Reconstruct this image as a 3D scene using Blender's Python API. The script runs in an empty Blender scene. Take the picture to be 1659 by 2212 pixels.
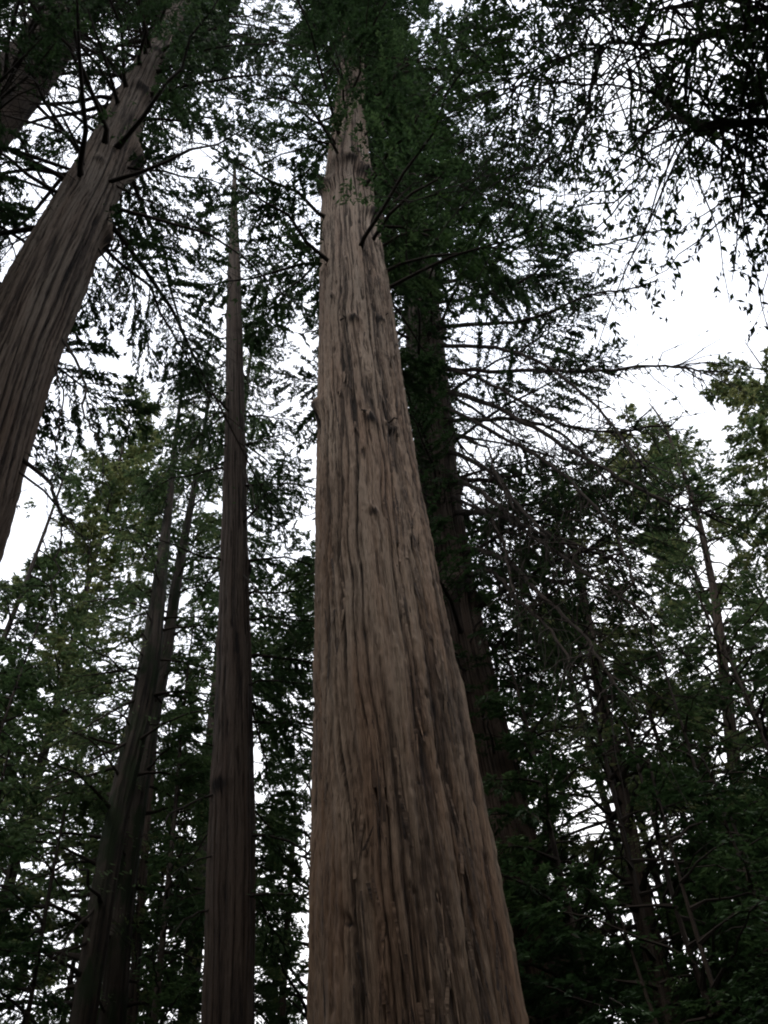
import bpy, math, numpy as np
from mathutils import Matrix, Vector
R = math.radians
C = bpy.context.scene.collection
sc = bpy.context.scene
rng = np.random.default_rng(7)

# ------------------------------------------------------------------ camera
FPX = 1050.0                      # focal length in pixels of a 768 x 1024 frame
PITCH, ROLL = R(52.9), R(5.35)
CAM = np.array([0.0, 0.0, 1.6])
fw = np.array([0, math.cos(PITCH), math.sin(PITCH)])
u0 = np.array([0, -math.sin(PITCH), math.cos(PITCH)]); r0 = np.array([1.0, 0, 0])
rt = math.cos(ROLL)*r0 - math.sin(ROLL)*u0
up = math.sin(ROLL)*r0 + math.cos(ROLL)*u0
cd = bpy.data.cameras.new('camera'); cam = bpy.data.objects.new('camera', cd); C.objects.link(cam)
m = Matrix.Identity(4)
for i in range(3):
    m[i][0], m[i][1], m[i][2], m[i][3] = rt[i], up[i], -fw[i], CAM[i]
cam.matrix_world = m
cd.sensor_fit = 'VERTICAL'; cd.sensor_height = 24; cd.lens = FPX/1024*24
cd.clip_start = .05; cd.clip_end = 3000
cd.dof.use_dof = True; cd.dof.focus_distance = 17; cd.dof.aperture_fstop = 3.5
sc.camera = cam

# ------------------------------------------------------------------ overcast sky, soft sun, exposure
SUN_EL, SUN_AZ = R(48), R(192)
w = bpy.data.worlds.new("World"); sc.world = w; w.use_nodes = True
nt = w.node_tree; nt.nodes.clear()
sky = nt.nodes.new('ShaderNodeTexSky'); sky.sky_type = 'NISHITA'; sky.sun_disc = False
sky.sun_elevation = SUN_EL; sky.sun_rotation = SUN_AZ; sky.dust_density = 3
tc = nt.nodes.new('ShaderNodeTexCoord'); ns = nt.nodes.new('ShaderNodeTexNoise')
ns.inputs['Scale'].default_value = 1.6; ns.inputs['Detail'].default_value = 5
cr = nt.nodes.new('ShaderNodeValToRGB')                      # cloud deck, brighter and duller patches
cr.color_ramp.elements[0].color = (7.6, 8.1, 9.3, 1); cr.color_ramp.elements[1].color = (10.5, 10.4, 10.5, 1)
cr.color_ramp.elements[0].position = .3; cr.color_ramp.elements[1].position = .65
mx = nt.nodes.new('ShaderNodeMixRGB'); mx.inputs[0].default_value = .88
bg = nt.nodes.new('ShaderNodeBackground'); bg.inputs[1].default_value = .14
ow = nt.nodes.new('ShaderNodeOutputWorld')
nt.links.new(tc.outputs['Generated'], ns.inputs['Vector']); nt.links.new(ns.outputs['Fac'], cr.inputs[0])
nt.links.new(sky.outputs[0], mx.inputs[1]); nt.links.new(cr.outputs[0], mx.inputs[2])
nt.links.new(mx.outputs[0], bg.inputs[0]); nt.links.new(bg.outputs[0], ow.inputs[0])
ld = bpy.data.lights.new('sun', 'SUN'); ld.energy = 1.5; ld.angle = R(22); ld.color = (1, .97, .92)
lo = bpy.data.objects.new('sun', ld); C.objects.link(lo)
sd = Vector((math.sin(SUN_AZ)*math.cos(SUN_EL), math.cos(SUN_AZ)*math.cos(SUN_EL), math.sin(SUN_EL)))
lo.rotation_euler = sd.to_track_quat('Z', 'Y').to_euler()
vs = sc.view_settings; vs.view_transform = 'Standard'; vs.look = 'None'; vs.gamma = 1; vs.exposure = 0.72
sc.cycles.max_bounces = 4; sc.cycles.diffuse_bounces = 3; sc.cycles.glossy_bounces = 1
sc.cycles.transmission_bounces = 3; sc.cycles.filter_width = 2.0

# ------------------------------------------------------------------ projection helpers
S = 768/1659.0                    # positions below were read off a 1659 px wide view of the photograph
def ray(x, y):
    a = (x*S-384)/FPX; b = -(y*S-512)/FPX
    d = fw + a*rt + b*up
    return d
def P(x, y, D):                   # the point seen at (x, y) at horizontal distance D
    d = ray(x, y)
    return CAM + d*(D/math.hypot(d[0], d[1]))
def project(p):
    q = p - CAM; z = q@fw
    zz = np.where(np.abs(z) < 1e-3, 1e-3, z)
    return 384+FPX*(q@rt)/zz, 512-FPX*(q@up)/zz, z

# ------------------------------------------------------------------ open-sky share wanted, 24 x 32 cells over the frame
ROWS = [
 "110100035321231132413321",
 "101220012431231122333231",
 "123220233331211254772331",
 "156211454321312344362221",
 "343115754432322223557632",
 "462226644331311121476743",
 "343125552531111131679862",
 "312224553331211222557886",
 "322444453531133232378997",
 "322455422431123222159897",
 "222455422541122233448999",
 "114463342331105553245525",
 "134422213441105455765211",
 "145521122551104565622531",
 "153111222551105534211364",
 "362112222561103221111445",
 "673212222561101221221555",
 "642222312341101111332374",
 "422333322111101111322332",
 "431443221111101000222342",
 "331633322221101110112222",
 "011444211231101112311112",
 "111422211321101122313033",
 "122211122210001102112121",
 "111000011321001101320011",
 "111001011541001103751100",
 "132001111541000001232100",
 "232001111441000001113000",
 "232000011671000000132000",
 "121001111581000000011100",
 "322001111571000000000100",
 "322001111541000000110000",
]
SK = np.array([[int(c) for c in r[:24]] for r in ROWS], float)
SK = np.interp(SK, range(10), [.004, .045, .14, .24, .34, .44, .6, .7, .8, .92])*np.where((np.arange(32) > 13)[:, None] & (SK < 6), .6, 1)
CORR = [
 "305055526100099868094251" ,
 "050405555000007372222304" ,
 "003306565000074301003043" ,
 "000016586000006532203001" ,
 "080035009000002454320022" ,
 "200018807800000659905045" ,
 "700020604600000469940019" ,
 "100045707500002165899423" ,
 "000437505000000138995039" ,
 "002664635600008798995999" ,
 "009965609900209999999999" ,
 "029947609900052565999999" ,
 "029699539900050538099999" ,
 "079069509500050202679999" ,
 "999986409900050451976577" ,
 "949674909900051455744099" ,
 "405464709900053004359167" ,
 "956634329900050354039407" ,
 "742535509500050903149434" ,
 "606602409600050975004603" ,
 "545052607200050005065337" ,
 "976705207600050555067444" ,
 "453306105500050357052700" ,
 "045204509405550095513644" ,
 "645559509600550095307644" ,
 "334551509000550083004056" ,
 "751555008000555555405455" ,
 "474590009300555553750655" ,
 "146555505000555555500655" ,
 "741550009000555555520055" ,
 "250555009000555555555455" ,
 "250555008000555555035555" ,
]
CO = np.array([[int(c) for c in r] for r in CORR], float)
def bil(grid, x, y):
    gx = np.clip(x/32-.5, 0, 22.999); gy = np.clip(y/32-.5, 0, 30.999)
    i = gx.astype(int); j = gy.astype(int); fx = gx-i; fy = gy-j
    return (grid[j, i]*(1-fx)+grid[j, i+1]*fx)*(1-fy)+(grid[j+1, i]*(1-fx)+grid[j+1, i+1]*fx)*fy

# ------------------------------------------------------------------ mesh helpers
def mk(name, V, F, mats, parent=None, attrs={}, fmat=None, smooth=True, origin=None):
    V = np.asarray(V, np.float32); F = np.asarray(F, np.int32)
    if origin is not None: V = V - np.asarray(origin, np.float32)
    me = bpy.data.meshes.new(name)
    me.vertices.add(len(V)); me.vertices.foreach_set('co', V.ravel())
    n, k = F.shape
    me.loops.add(n*k); me.loops.foreach_set('vertex_index', F.ravel())
    me.polygons.add(n); me.polygons.foreach_set('loop_start', np.arange(n, dtype=np.int32)*k)
    if fmat is not None: me.polygons.foreach_set('material_index', np.asarray(fmat, np.int32))
    me.polygons.foreach_set('use_smooth', np.full(n, smooth))
    for nm, a in attrs.items():
        a = np.asarray(a, np.float32)
        if a.ndim == 2:
            at = me.attributes.new(nm, 'FLOAT_VECTOR', 'POINT'); at.data.foreach_set('vector', a.ravel())
        else:
            at = me.attributes.new(nm, 'FLOAT', 'POINT'); at.data.foreach_set('value', a)
    for mt in mats: me.materials.append(mt)
    me.update(calc_edges=True)
    o = bpy.data.objects.new(name, me); C.objects.link(o)
    if parent is not None: o.parent = parent
    return o

def tubes(P_, R_, sides=4):
    """P_ (N,K,3), R_ (N,K) -> verts, quads of N tapered tubes"""
    P_ = np.asarray(P_, float); R_ = np.asarray(R_, float); N, K, _ = P_.shape
    T = np.gradient(P_, axis=1); T /= np.linalg.norm(T, axis=2, keepdims=True)+1e-9
    ref = np.where(np.abs(T[..., 2:3]) > .9, np.array([1., 0, 0]), np.array([0, 0, 1.]))
    A = np.cross(T, ref); A /= np.linalg.norm(A, axis=2, keepdims=True)+1e-9
    B = np.cross(T, A)
    an = np.arange(sides)*2*math.pi/sides
    V = P_[:, :, None]+R_[:, :, None, None]*(A[:, :, None]*np.cos(an)[None, None, :, None]+B[:, :, None]*np.sin(an)[None, None, :, None])
    idx = np.arange(N*K*sides).reshape(N, K, sides)
    a = idx[:, :-1]; b = idx[:, 1:]; a2 = np.roll(a, -1, 2); b2 = np.roll(b, -1, 2)
    F = np.stack([a, a2, b2, b], -1).reshape(-1, 4)
    return V.reshape(-1, 3), F

def bezier_path(pts, k, wob=0.0):
    pts = np.asarray(pts, float); n = len(pts)
    t = np.linspace(0, n-1, k); i = np.clip(t.astype(int), 0, n-2); f = (t-i)[:, None]
    p0 = pts[np.clip(i-1, 0, n-1)]; p1 = pts[i]; p2 = pts[i+1]; p3 = pts[np.clip(i+2, 0, n-1)]
    q = .5*((2*p1)+(-p0+p2)*f+(2*p0-5*p1+4*p2-p3)*f*f+(-p0+3*p1-3*p2+p3)*f**3)
    if wob: q[1:-1] += rng.normal(0, wob, (k-2, 3))
    return q

def vnoise(u, v, nu, seed):
    """2-d value noise, periodic in u with nu cells"""
    r_ = np.random.default_rng(seed); nv = int(v.max())+3
    g = r_.random((nv, nu))
    i = np.floor(u).astype(int); j = np.floor(v).astype(int); fu = u-i; fv = v-j
    fu = fu*fu*(3-2*fu); fv = fv*fv*(3-2*fv); i0 = i % nu; i1 = (i+1) % nu; j = np.clip(j, 0, nv-2)
    return (g[j, i0]*(1-fu)+g[j, i1]*fu)*(1-fv)+(g[j+1, i0]*(1-fu)+g[j+1, i1]*fu)*fv

# ------------------------------------------------------------------ materials
def bark_mat(name, lo_, mid, hi, moss=0.0, rough=.95, fine=1.0):
    m_ = bpy.data.materials.new(name); m_.use_nodes = True; t = m_.node_tree; N = t.nodes; L = t.links
    b = N['Principled BSDF']; b.inputs['Roughness'].default_value = rough
    b.inputs['Specular IOR Level'].default_value = .2
    at = N.new('ShaderNodeAttribute'); at.attribute_name = 'barkco'
    ar = N.new('ShaderNodeAttribute'); ar.attribute_name = 'ridge'
    mp = N.new('ShaderNodeMapping'); mp.inputs['Scale'].default_value = (36*fine, 36*fine, 1.9*fine)
    n1 = N.new('ShaderNodeTexNoise'); n1.inputs['Scale'].default_value = 1.0; n1.inputs['Detail'].default_value = 6
    n1.inputs['Roughness'].default_value = .65
    mp2 = N.new('ShaderNodeMapping'); mp2.inputs['Scale'].default_value = (2.2, 2.2, .28)
    n2 = N.new('ShaderNodeTexNoise'); n2.inputs['Scale'].default_value = 1.0; n2.inputs['Detail'].default_value = 4
    for a_, b_ in ((mp, n1), (mp2, n2)):
        L.new(at.outputs['Vector'], a_.inputs['Vector']); L.new(a_.outputs[0], b_.inputs['Vector'])
    mp4 = N.new('ShaderNodeMapping'); mp4.inputs['Scale'].default_value = (95*fine, 95*fine, 5.5*fine)
    n4 = N.new('ShaderNodeTexNoise'); n4.inputs['Scale'].default_value = 1.0; n4.inputs['Detail'].default_value = 3
    L.new(at.outputs['Vector'], mp4.inputs['Vector']); L.new(mp4.outputs[0], n4.inputs['Vector'])
    nsum = N.new('ShaderNodeMath'); nsum.operation = 'MULTIPLY_ADD'; nsum.inputs[1].default_value = .55
    L.new(n4.outputs['Fac'], nsum.inputs[0]); L.new(n1.outputs['Fac'], nsum.inputs[2])
    nr_ = N.new('ShaderNodeMapRange'); nr_.inputs['From Min'].default_value = .52; nr_.inputs['From Max'].default_value = 1.02
    L.new(nsum.outputs[0], nr_.inputs['Value'])
    # ridge height plus fibre noise picks the colour
    ma = N.new('ShaderNodeMath'); ma.operation = 'MULTIPLY_ADD'; ma.inputs[1].default_value = .70
    L.new(ar.outputs['Fac'], ma.inputs[0])
    mb = N.new('ShaderNodeMath'); mb.operation = 'MULTIPLY'; mb.inputs[1].default_value = .46
    L.new(nr_.outputs[0], mb.inputs[0]); L.new(mb.outputs[0], ma.inputs[2])
    rp = N.new('ShaderNodeValToRGB'); e = rp.color_ramp.elements
    e[0].position = .30; e[0].color = (*lo_, 1); e[1].position = .95; e[1].color = (*hi, 1)
    em = e.new(.58); em.color = (*mid, 1)
    L.new(ma.outputs[0], rp.inputs[0])
    # broad patches of redder and greyer bark
    mc = N.new('ShaderNodeMixRGB'); mc.blend_type = 'MULTIPLY'
    r2 = N.new('ShaderNodeValToRGB'); r2.color_ramp.elements[0].position = .35; r2.color_ramp.elements[1].position = .65
    r2.color_ramp.elements[0].color = (.74, .58, .48, 1); r2.color_ramp.elements[1].color = (1, 1, 1, 1)
    L.new(n2.outputs['Fac'], r2.inputs[0]); mc.inputs[0].default_value = .8
    L.new(rp.outputs[0], mc.inputs[1]); L.new(r2.outputs[0], mc.inputs[2])
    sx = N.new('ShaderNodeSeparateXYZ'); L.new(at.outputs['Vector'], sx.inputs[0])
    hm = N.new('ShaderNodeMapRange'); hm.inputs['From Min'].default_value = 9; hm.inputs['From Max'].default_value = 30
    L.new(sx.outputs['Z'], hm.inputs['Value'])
    hs_ = N.new('ShaderNodeHueSaturation'); hs_.inputs['Value'].default_value = 1.35; hs_.inputs['Saturation'].default_value = .72  # greyer bark high up, also lightened as if nearer the open sky
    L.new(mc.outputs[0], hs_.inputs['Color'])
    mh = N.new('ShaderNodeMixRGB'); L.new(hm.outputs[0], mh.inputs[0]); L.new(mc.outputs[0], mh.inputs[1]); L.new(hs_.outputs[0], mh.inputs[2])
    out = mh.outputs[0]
    if moss:
        mp3 = N.new('ShaderNodeMapping'); mp3.inputs['Scale'].default_value = (2.2, 2.2, .8)
        n3 = N.new('ShaderNodeTexNoise'); n3.inputs['Detail'].default_value = 5; n3.inputs['Scale'].default_value = 1
        L.new(at.outputs['Vector'], mp3.inputs['Vector']); L.new(mp3.outputs[0], n3.inputs['Vector'])
        r3 = N.new('ShaderNodeValToRGB'); r3.color_ramp.elements[0].position = .62-moss*.3; r3.color_ramp.elements[1].position = .75-moss*.3
        L.new(n3.outputs['Fac'], r3.inputs[0])
        md = N.new('ShaderNodeMixRGB'); md.inputs[2].default_value = (.010, .016, .005, 1)
        L.new(r3.outputs[0], md.inputs[0]); L.new(out, md.inputs[1]); out = md.outputs[0]
    L.new(out, b.inputs['Base Color'])
    bp = N.new('ShaderNodeBump'); bp.inputs['Strength'].default_value = 1; bp.inputs['Distance'].default_value = .03
    L.new(nr_.outputs[0], bp.inputs['Height']); L.new(bp.outputs[0], b.inputs['Normal'])
    return m_
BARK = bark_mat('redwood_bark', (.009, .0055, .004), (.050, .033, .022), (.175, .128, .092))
BARK_DARK = bark_mat('dark_redwood_bark', (.006, .004, .003), (.024, .0155, .0105), (.062, .043, .030))  # dark bark colour that also carries the cover shade on the right trunk
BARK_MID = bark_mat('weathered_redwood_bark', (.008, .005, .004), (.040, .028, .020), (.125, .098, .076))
BARK_SHADE = bark_mat('shaded_bark', (.006, .004, .003), (.016, .011, .008), (.034, .025, .018))  # forest shade is put into this near black bark colour
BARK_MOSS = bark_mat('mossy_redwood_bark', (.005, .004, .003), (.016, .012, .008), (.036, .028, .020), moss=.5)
def twig_mat(name, col):
    m_ = bpy.data.materials.new(name); m_.use_nodes = True; t = m_.node_tree; N = t.nodes
    b = N['Principled BSDF']; b.inputs['Roughness'].default_value = .95; b.inputs['Specular IOR Level'].default_value = .15
    g = N.new('ShaderNodeNewGeometry')
    n1 = N.new('ShaderNodeTexNoise'); n1.inputs['Scale'].default_value = 5; n1.inputs['Detail'].default_value = 4
    r = N.new('ShaderNodeValToRGB'); r.color_ramp.elements[0].color = (*[c*.5 for c in col], 1); r.color_ramp.elements[1].color = (*[c*1.5 for c in col], 1)
    t.links.new(g.outputs['Position'], n1.inputs['Vector']); t.links.new(n1.outputs['Fac'], r.inputs[0]); t.links.new(r.outputs[0], b.inputs['Base Color'])
    return m_
TWIG = twig_mat('dead_wood', (.020, .015, .012))
def leaf_mat(name, dark, mid, light, trans=.35):
    m_ = bpy.data.materials.new(name); m_.use_nodes = True; t = m_.node_tree; N = t.nodes; L = t.links
    b = N['Principled BSDF']; b.inputs['Roughness'].default_value = .6; b.inputs['Specular IOR Level'].default_value = .25
    a = N.new('ShaderNodeAttribute'); a.attribute_name = 'tone'
    r = N.new('ShaderNodeValToRGB'); e = r.color_ramp.elements
    e[0].color = (*dark, 1); e[1].color = (*light, 1); k = e.new(.55); k.color = (*mid, 1)
    L.new(a.outputs['Fac'], r.inputs[0]); L.new(r.outputs[0], b.inputs['Base Color'])
    tr = N.new('ShaderNodeBsdfTranslucent'); L.new(r.outputs[0], tr.inputs[0])
    mxs = N.new('ShaderNodeMixShader'); mxs.inputs[0].default_value = trans
    L.new(b.outputs[0], mxs.inputs[1]); L.new(tr.outputs[0], mxs.inputs[2]); L.new(mxs.outputs[0], N['Material Output'].inputs[0])
    return m_
NEEDLE = leaf_mat('redwood_needles', (.011, .023, .009), (.029, .056, .020), (.062, .100, .036))
NEEDLE_LIGHT = leaf_mat('lit_yellow_green_needles', (.030, .052, .022), (.072, .112, .046), (.19, .195, .080), .4)  # paler needles; the light on farther crowns is put into the colour
BROAD = leaf_mat('broad_leaves', (.010, .022, .006), (.024, .050, .011), (.045, .095, .015), .3)

# ------------------------------------------------------------------ things
def tagit(o, label, cat=None, group=None, kind=None):
    if label: o['label'] = label
    if cat: o['category'] = cat
    if group: o['group'] = group
    if kind: o['kind'] = kind
def empty(name, loc, label, cat, group=None):
    o = bpy.data.objects.new(name, None); C.objects.link(o); o.location = loc; o.empty_display_size = .5
    tagit(o, label, cat, group); return o
LEAVES = []      # (parent, material, centres, dirs, normals, len, wid, clump rnd, tone, name)

# ------------------------------------------------------------------ ground
def ground():
    n = 140; a = np.linspace(-1, 1, n); a = np.sign(a)*np.abs(a)**2.2*900
    X, Y = np.meshgrid(a, a)
    rr = np.hypot(X, Y)
    Z = .25*np.sin(X*.31+1)*np.cos(Y*.27)+.12*np.sin(X*1.3+Y*.9)
    Z = Z*np.clip(rr/6, 0, 1) + .55*np.clip(rr-50, 0, 110)*(1+.12*np.sin(np.arctan2(Y, X)*5+1)) + .08*np.clip(rr-160, 0, 300)   # canyon sides, raised out of view to cut off horizon light
    V = np.stack([X, Y, Z], -1).reshape(-1, 3)
    i = np.arange(n*n).reshape(n, n)
    F = np.stack([i[:-1, :-1], i[:-1, 1:], i[1:, 1:], i[1:, :-1]], -1).reshape(-1, 4)
    m_ = bpy.data.materials.new('forest_floor'); m_.use_nodes = True; t = m_.node_tree; N = t.nodes
    b = N['Principled BSDF']; b.inputs['Roughness'].default_value = 1
    g = N.new('ShaderNodeNewGeometry'); n1 = N.new('ShaderNodeTexNoise'); n1.inputs['Scale'].default_value = 1.7; n1.inputs['Detail'].default_value = 8
    r = N.new('ShaderNodeValToRGB'); r.color_ramp.elements[0].color = (.03, .02, .012, 1); r.color_ramp.elements[1].color = (.07, .045, .03, 1)
    k = r.color_ramp.elements.new(.62); k.color = (.022, .032, .012, 1)
    t.links.new(g.outputs['Position'], n1.inputs['Vector']); t.links.new(n1.outputs['Fac'], r.inputs[0]); t.links.new(r.outputs[0], b.inputs['Base Color'])
    bp = N.new('ShaderNodeBump'); bp.inputs['Distance'].default_value = .1
    t.links.new(n1.outputs['Fac'], bp.inputs['Height']); t.links.new(bp.outputs[0], b.inputs['Normal'])
    o = mk('ground', V, F, [m_]); o['kind'] = 'structure'
ground()

# ------------------------------------------------------------------ trunks
def trunk_axis(spec, D):
    """spec rows: (y, left x, right x) in the 1659 px view, from low to high -> centre points and radii"""
    pts = []; rad = []
    s = np.array(spec, float)
    cx = (s[:, 1]+s[:, 2])/2; y = s[:, 0]
    sl = np.gradient(cx, y)
    for i in range(len(s)):
        w_ = (s[i, 2]-s[i, 1])*S*math.cos(math.atan(sl[i]))
        p = P(cx[i], y[i], D); z = (p-CAM)@fw
        d0 = np.linalg.norm(p-CAM)
        # the silhouette of a round trunk is a little wider than its diameter
        pts.append(p); rad.append(w_/FPX*z/2)
    return np.array(pts), np.array(rad)

class Axis:
    def __init__(s, pts, rad, base_flare=1.35, straight=.5):
        o = np.argsort(pts[:, 2]); pts = pts[o]; rad = rad[o]
        # carry the axis down to the ground along its lower lean
        p0 = pts[0]; k = min(3, len(pts)-1); dv = pts[k]-p0; dv = dv/dv[2]
        g = p0 - dv*(p0[2]+.4)*straight; g[2] = -.4
        r_ = rad[0]+(rad[0]-rad[k])/(pts[k, 2]-p0[2])*p0[2]*.5
        gm = (g*.6+p0*.4)
        s.z = np.concatenate([[g[2], gm[2]], pts[:, 2]])
        s.p = np.vstack([g, gm, pts]); s.r = np.concatenate([[r_*base_flare, r_*1.03], rad])
        s.r = np.maximum(s.r, .012)
        s.top = pts[-1, 2]
    def at(s, z):
        x = np.interp(z, s.z, s.p[:, 0]); y = np.interp(z, s.z, s.p[:, 1])
        return np.stack([x, y, np.asarray(z, float)], -1)
    def rad(s, z): return np.interp(z, s.z, s.r)
    def smooth(s, n=60):
        z = np.linspace(s.z[0], s.z[-1], n); p = s.at(z); r_ = s.rad(z)
        for _ in range(3):
            p[1:-1] = .25*p[:-2]+.5*p[1:-1]+.25*p[2:]; r_[1:-1] = .25*r_[:-2]+.5*r_[1:-1]+.25*r_[2:]
        s.z = z; s.p = p; s.p[:, 2] = z; s.r = r_

def build_trunk(parent, ax, mat, segs, step, amp, seed, ridge_w=.11, knots=(), strips=0, D=12.):
    """rings are spaced by what one pixel covers; ridges, furrows and flutes are real relief"""
    zs = [ax.z[0]]
    while zs[-1] < ax.z[-1]:
        h = max(zs[-1]-1.6, .5*D*.4); zs.append(zs[-1]+(D*D+h*h)/D/FPX*step)
    z = np.array(zs); z[-1] = ax.z[-1]
    c = ax.at(z); r_ = ax.rad(z)
    th = np.arange(segs)*2*math.pi/segs
    TH, Z = np.meshgrid(th, z)
    rb = float(np.interp(4, ax.z, ax.r))
    nr = max(8, int(2*math.pi*rb/ridge_w))
    U = TH/(2*math.pi)
    warp = (vnoise(U*6, Z/3.0, 6, seed+1)-.5)*.030+(vnoise(U*14, Z/1.1, 14, seed+2)-.5)*.012+Z*.0012
    Uw = (U+warp) % 1.0
    a = vnoise(Uw*nr, Z/8., nr, seed+3); a2 = vnoise(Uw*nr*2, Z/2.4, nr*2, seed+4); a3 = vnoise(Uw*nr*5, Z/.9, nr*5, seed+5)
    a4 = vnoise((U+warp*.4) % 1.0*nr*3, Z/.14, nr*3, seed+9)
    r1 = 1-np.exp(-(np.abs(2*a-1)/.20)**1.8)
    r2_ = 1-np.exp(-(np.abs(2*a2-1)/.15)**1.8)
    a5 = vnoise(Uw*int(nr*2.2), Z/.9, int(nr*2.2), seed+10); a6 = vnoise(Uw*int(nr*3.4), Z/.5, int(nr*3.4), seed+12)
    gouge = np.clip((a5-.76)/.10, 0, 1)*.7+np.clip((a6-.80)/.1, 0, 1)*.5       # short lens-shaped cracks
    ridge = np.clip(.60*r1+.20*r2_+.20*a3-.75*np.clip(gouge, 0, 1)*np.clip((Z-9)/12, .15, 1)+.08, 0, 1)
    flute = vnoise(Uw*9, Z/11., 9, seed+6)-.5+1.5*np.clip((20-Z)/9, 0, 1)*(vnoise(Uw*17, Z/8., 17, seed+16)-.5)
    lump = vnoise(U*5, Z/1.8, 5, seed+7)-.5
    rr = r_[:, None]
    sc_ = np.clip(rr/rb, .25, 1.1)
    disp = amp*sc_*(ridge-.6) + .10*rr*flute + .03*rr*lump + amp*.22*sc_*(a4-.5)+amp*.25*sc_*(a3-.5)
    dark = np.zeros_like(disp)
    for (kz, kth, kr, kh) in knots:
        dth = np.angle(np.exp(1j*(TH-kth)))*rr
        d2 = (dth/(kr*.7))**2+((Z-kz+.25*np.sin(dth*4))/(kr*1.1))**2
        disp += kh*np.exp(-d2*1.2)*(.75+.6*a3) 
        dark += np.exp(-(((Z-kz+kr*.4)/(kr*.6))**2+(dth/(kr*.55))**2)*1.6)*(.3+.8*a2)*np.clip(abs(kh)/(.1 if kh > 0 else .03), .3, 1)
    ra = rr+disp
    ux = np.cos(TH); uy = np.sin(TH)
    V = np.stack([c[:, None, 0]+ra*ux, c[:, None, 1]+ra*uy, c[:, None, 2]+0*ra], -1).reshape(-1, 3)
    K = len(z); i = np.arange(K*segs).reshape(K, segs)
    q = i[:-1]; s_ = i[1:]; F = np.stack([q, np.roll(q, -1, 1), np.roll(s_, -1, 1), s_], -1).reshape(-1, 4)
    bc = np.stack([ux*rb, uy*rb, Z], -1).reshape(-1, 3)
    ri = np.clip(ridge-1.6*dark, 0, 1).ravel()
    if strips:                                        # loose strips of bark lifting off the ridges
        r__ = np.random.default_rng(seed+11)
        toc = math.atan2(-c[len(c)//4, 1], -c[len(c)//4, 0])
        zz = 5+r__.random(strips)**1.6*22; tt = toc+r__.normal(0, .75, strips)+.25
        Ls = r__.uniform(.25, 1.3, strips); W = r__.uniform(.006, .030, strips); k = 6
        t = np.linspace(0, 1, k)
        lift = r__.uniform(.01, .05, strips); sgn = r__.choice([-1, 1], strips, p=[.75, .25])
        zt = zz[:, None]+sgn[:, None]*Ls[:, None]*t
        tht = tt[:, None]+r__.normal(0, .012, strips)[:, None]*t*3+r__.normal(.02, .03, strips)[:, None]*t
        cc = ax.at(zt.ravel()).reshape(strips, k, 3); rad_ = ax.rad(zt)
        rad_ = rad_+amp*.2+lift[:, None]*t**2+.01
        wt = W[:, None]*(1-.8*t**1.5)
        vv = []
        for sg in (-1, 1):
            aa = tht+sg*wt/rad_
            vv.append(np.stack([cc[..., 0]+rad_*np.cos(aa), cc[..., 1]+rad_*np.sin(aa), zt], -1))
        VV = np.stack(vv, 2).reshape(-1, 3)
        j = np.arange(strips*k*2).reshape(strips, k, 2)+len(V)
        FF = np.stack([j[:, :-1, 0], j[:, :-1, 1], j[:, 1:, 1], j[:, 1:, 0]], -1).reshape(-1, 4)
        V = np.vstack([V, VV]); F = np.vstack([F, FF])
        bcs = np.stack([np.cos(tht)*rb, np.sin(tht)*rb, zt], -1)
        bc = np.vstack([bc, np.repeat(bcs[:, :, None], 2, 2).reshape(-1, 3)])
        ri = np.concatenate([ri, np.repeat(r__.uniform(.2, .72, strips), k*2)])
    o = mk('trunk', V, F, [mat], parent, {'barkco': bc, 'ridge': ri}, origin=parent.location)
    return o

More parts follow.
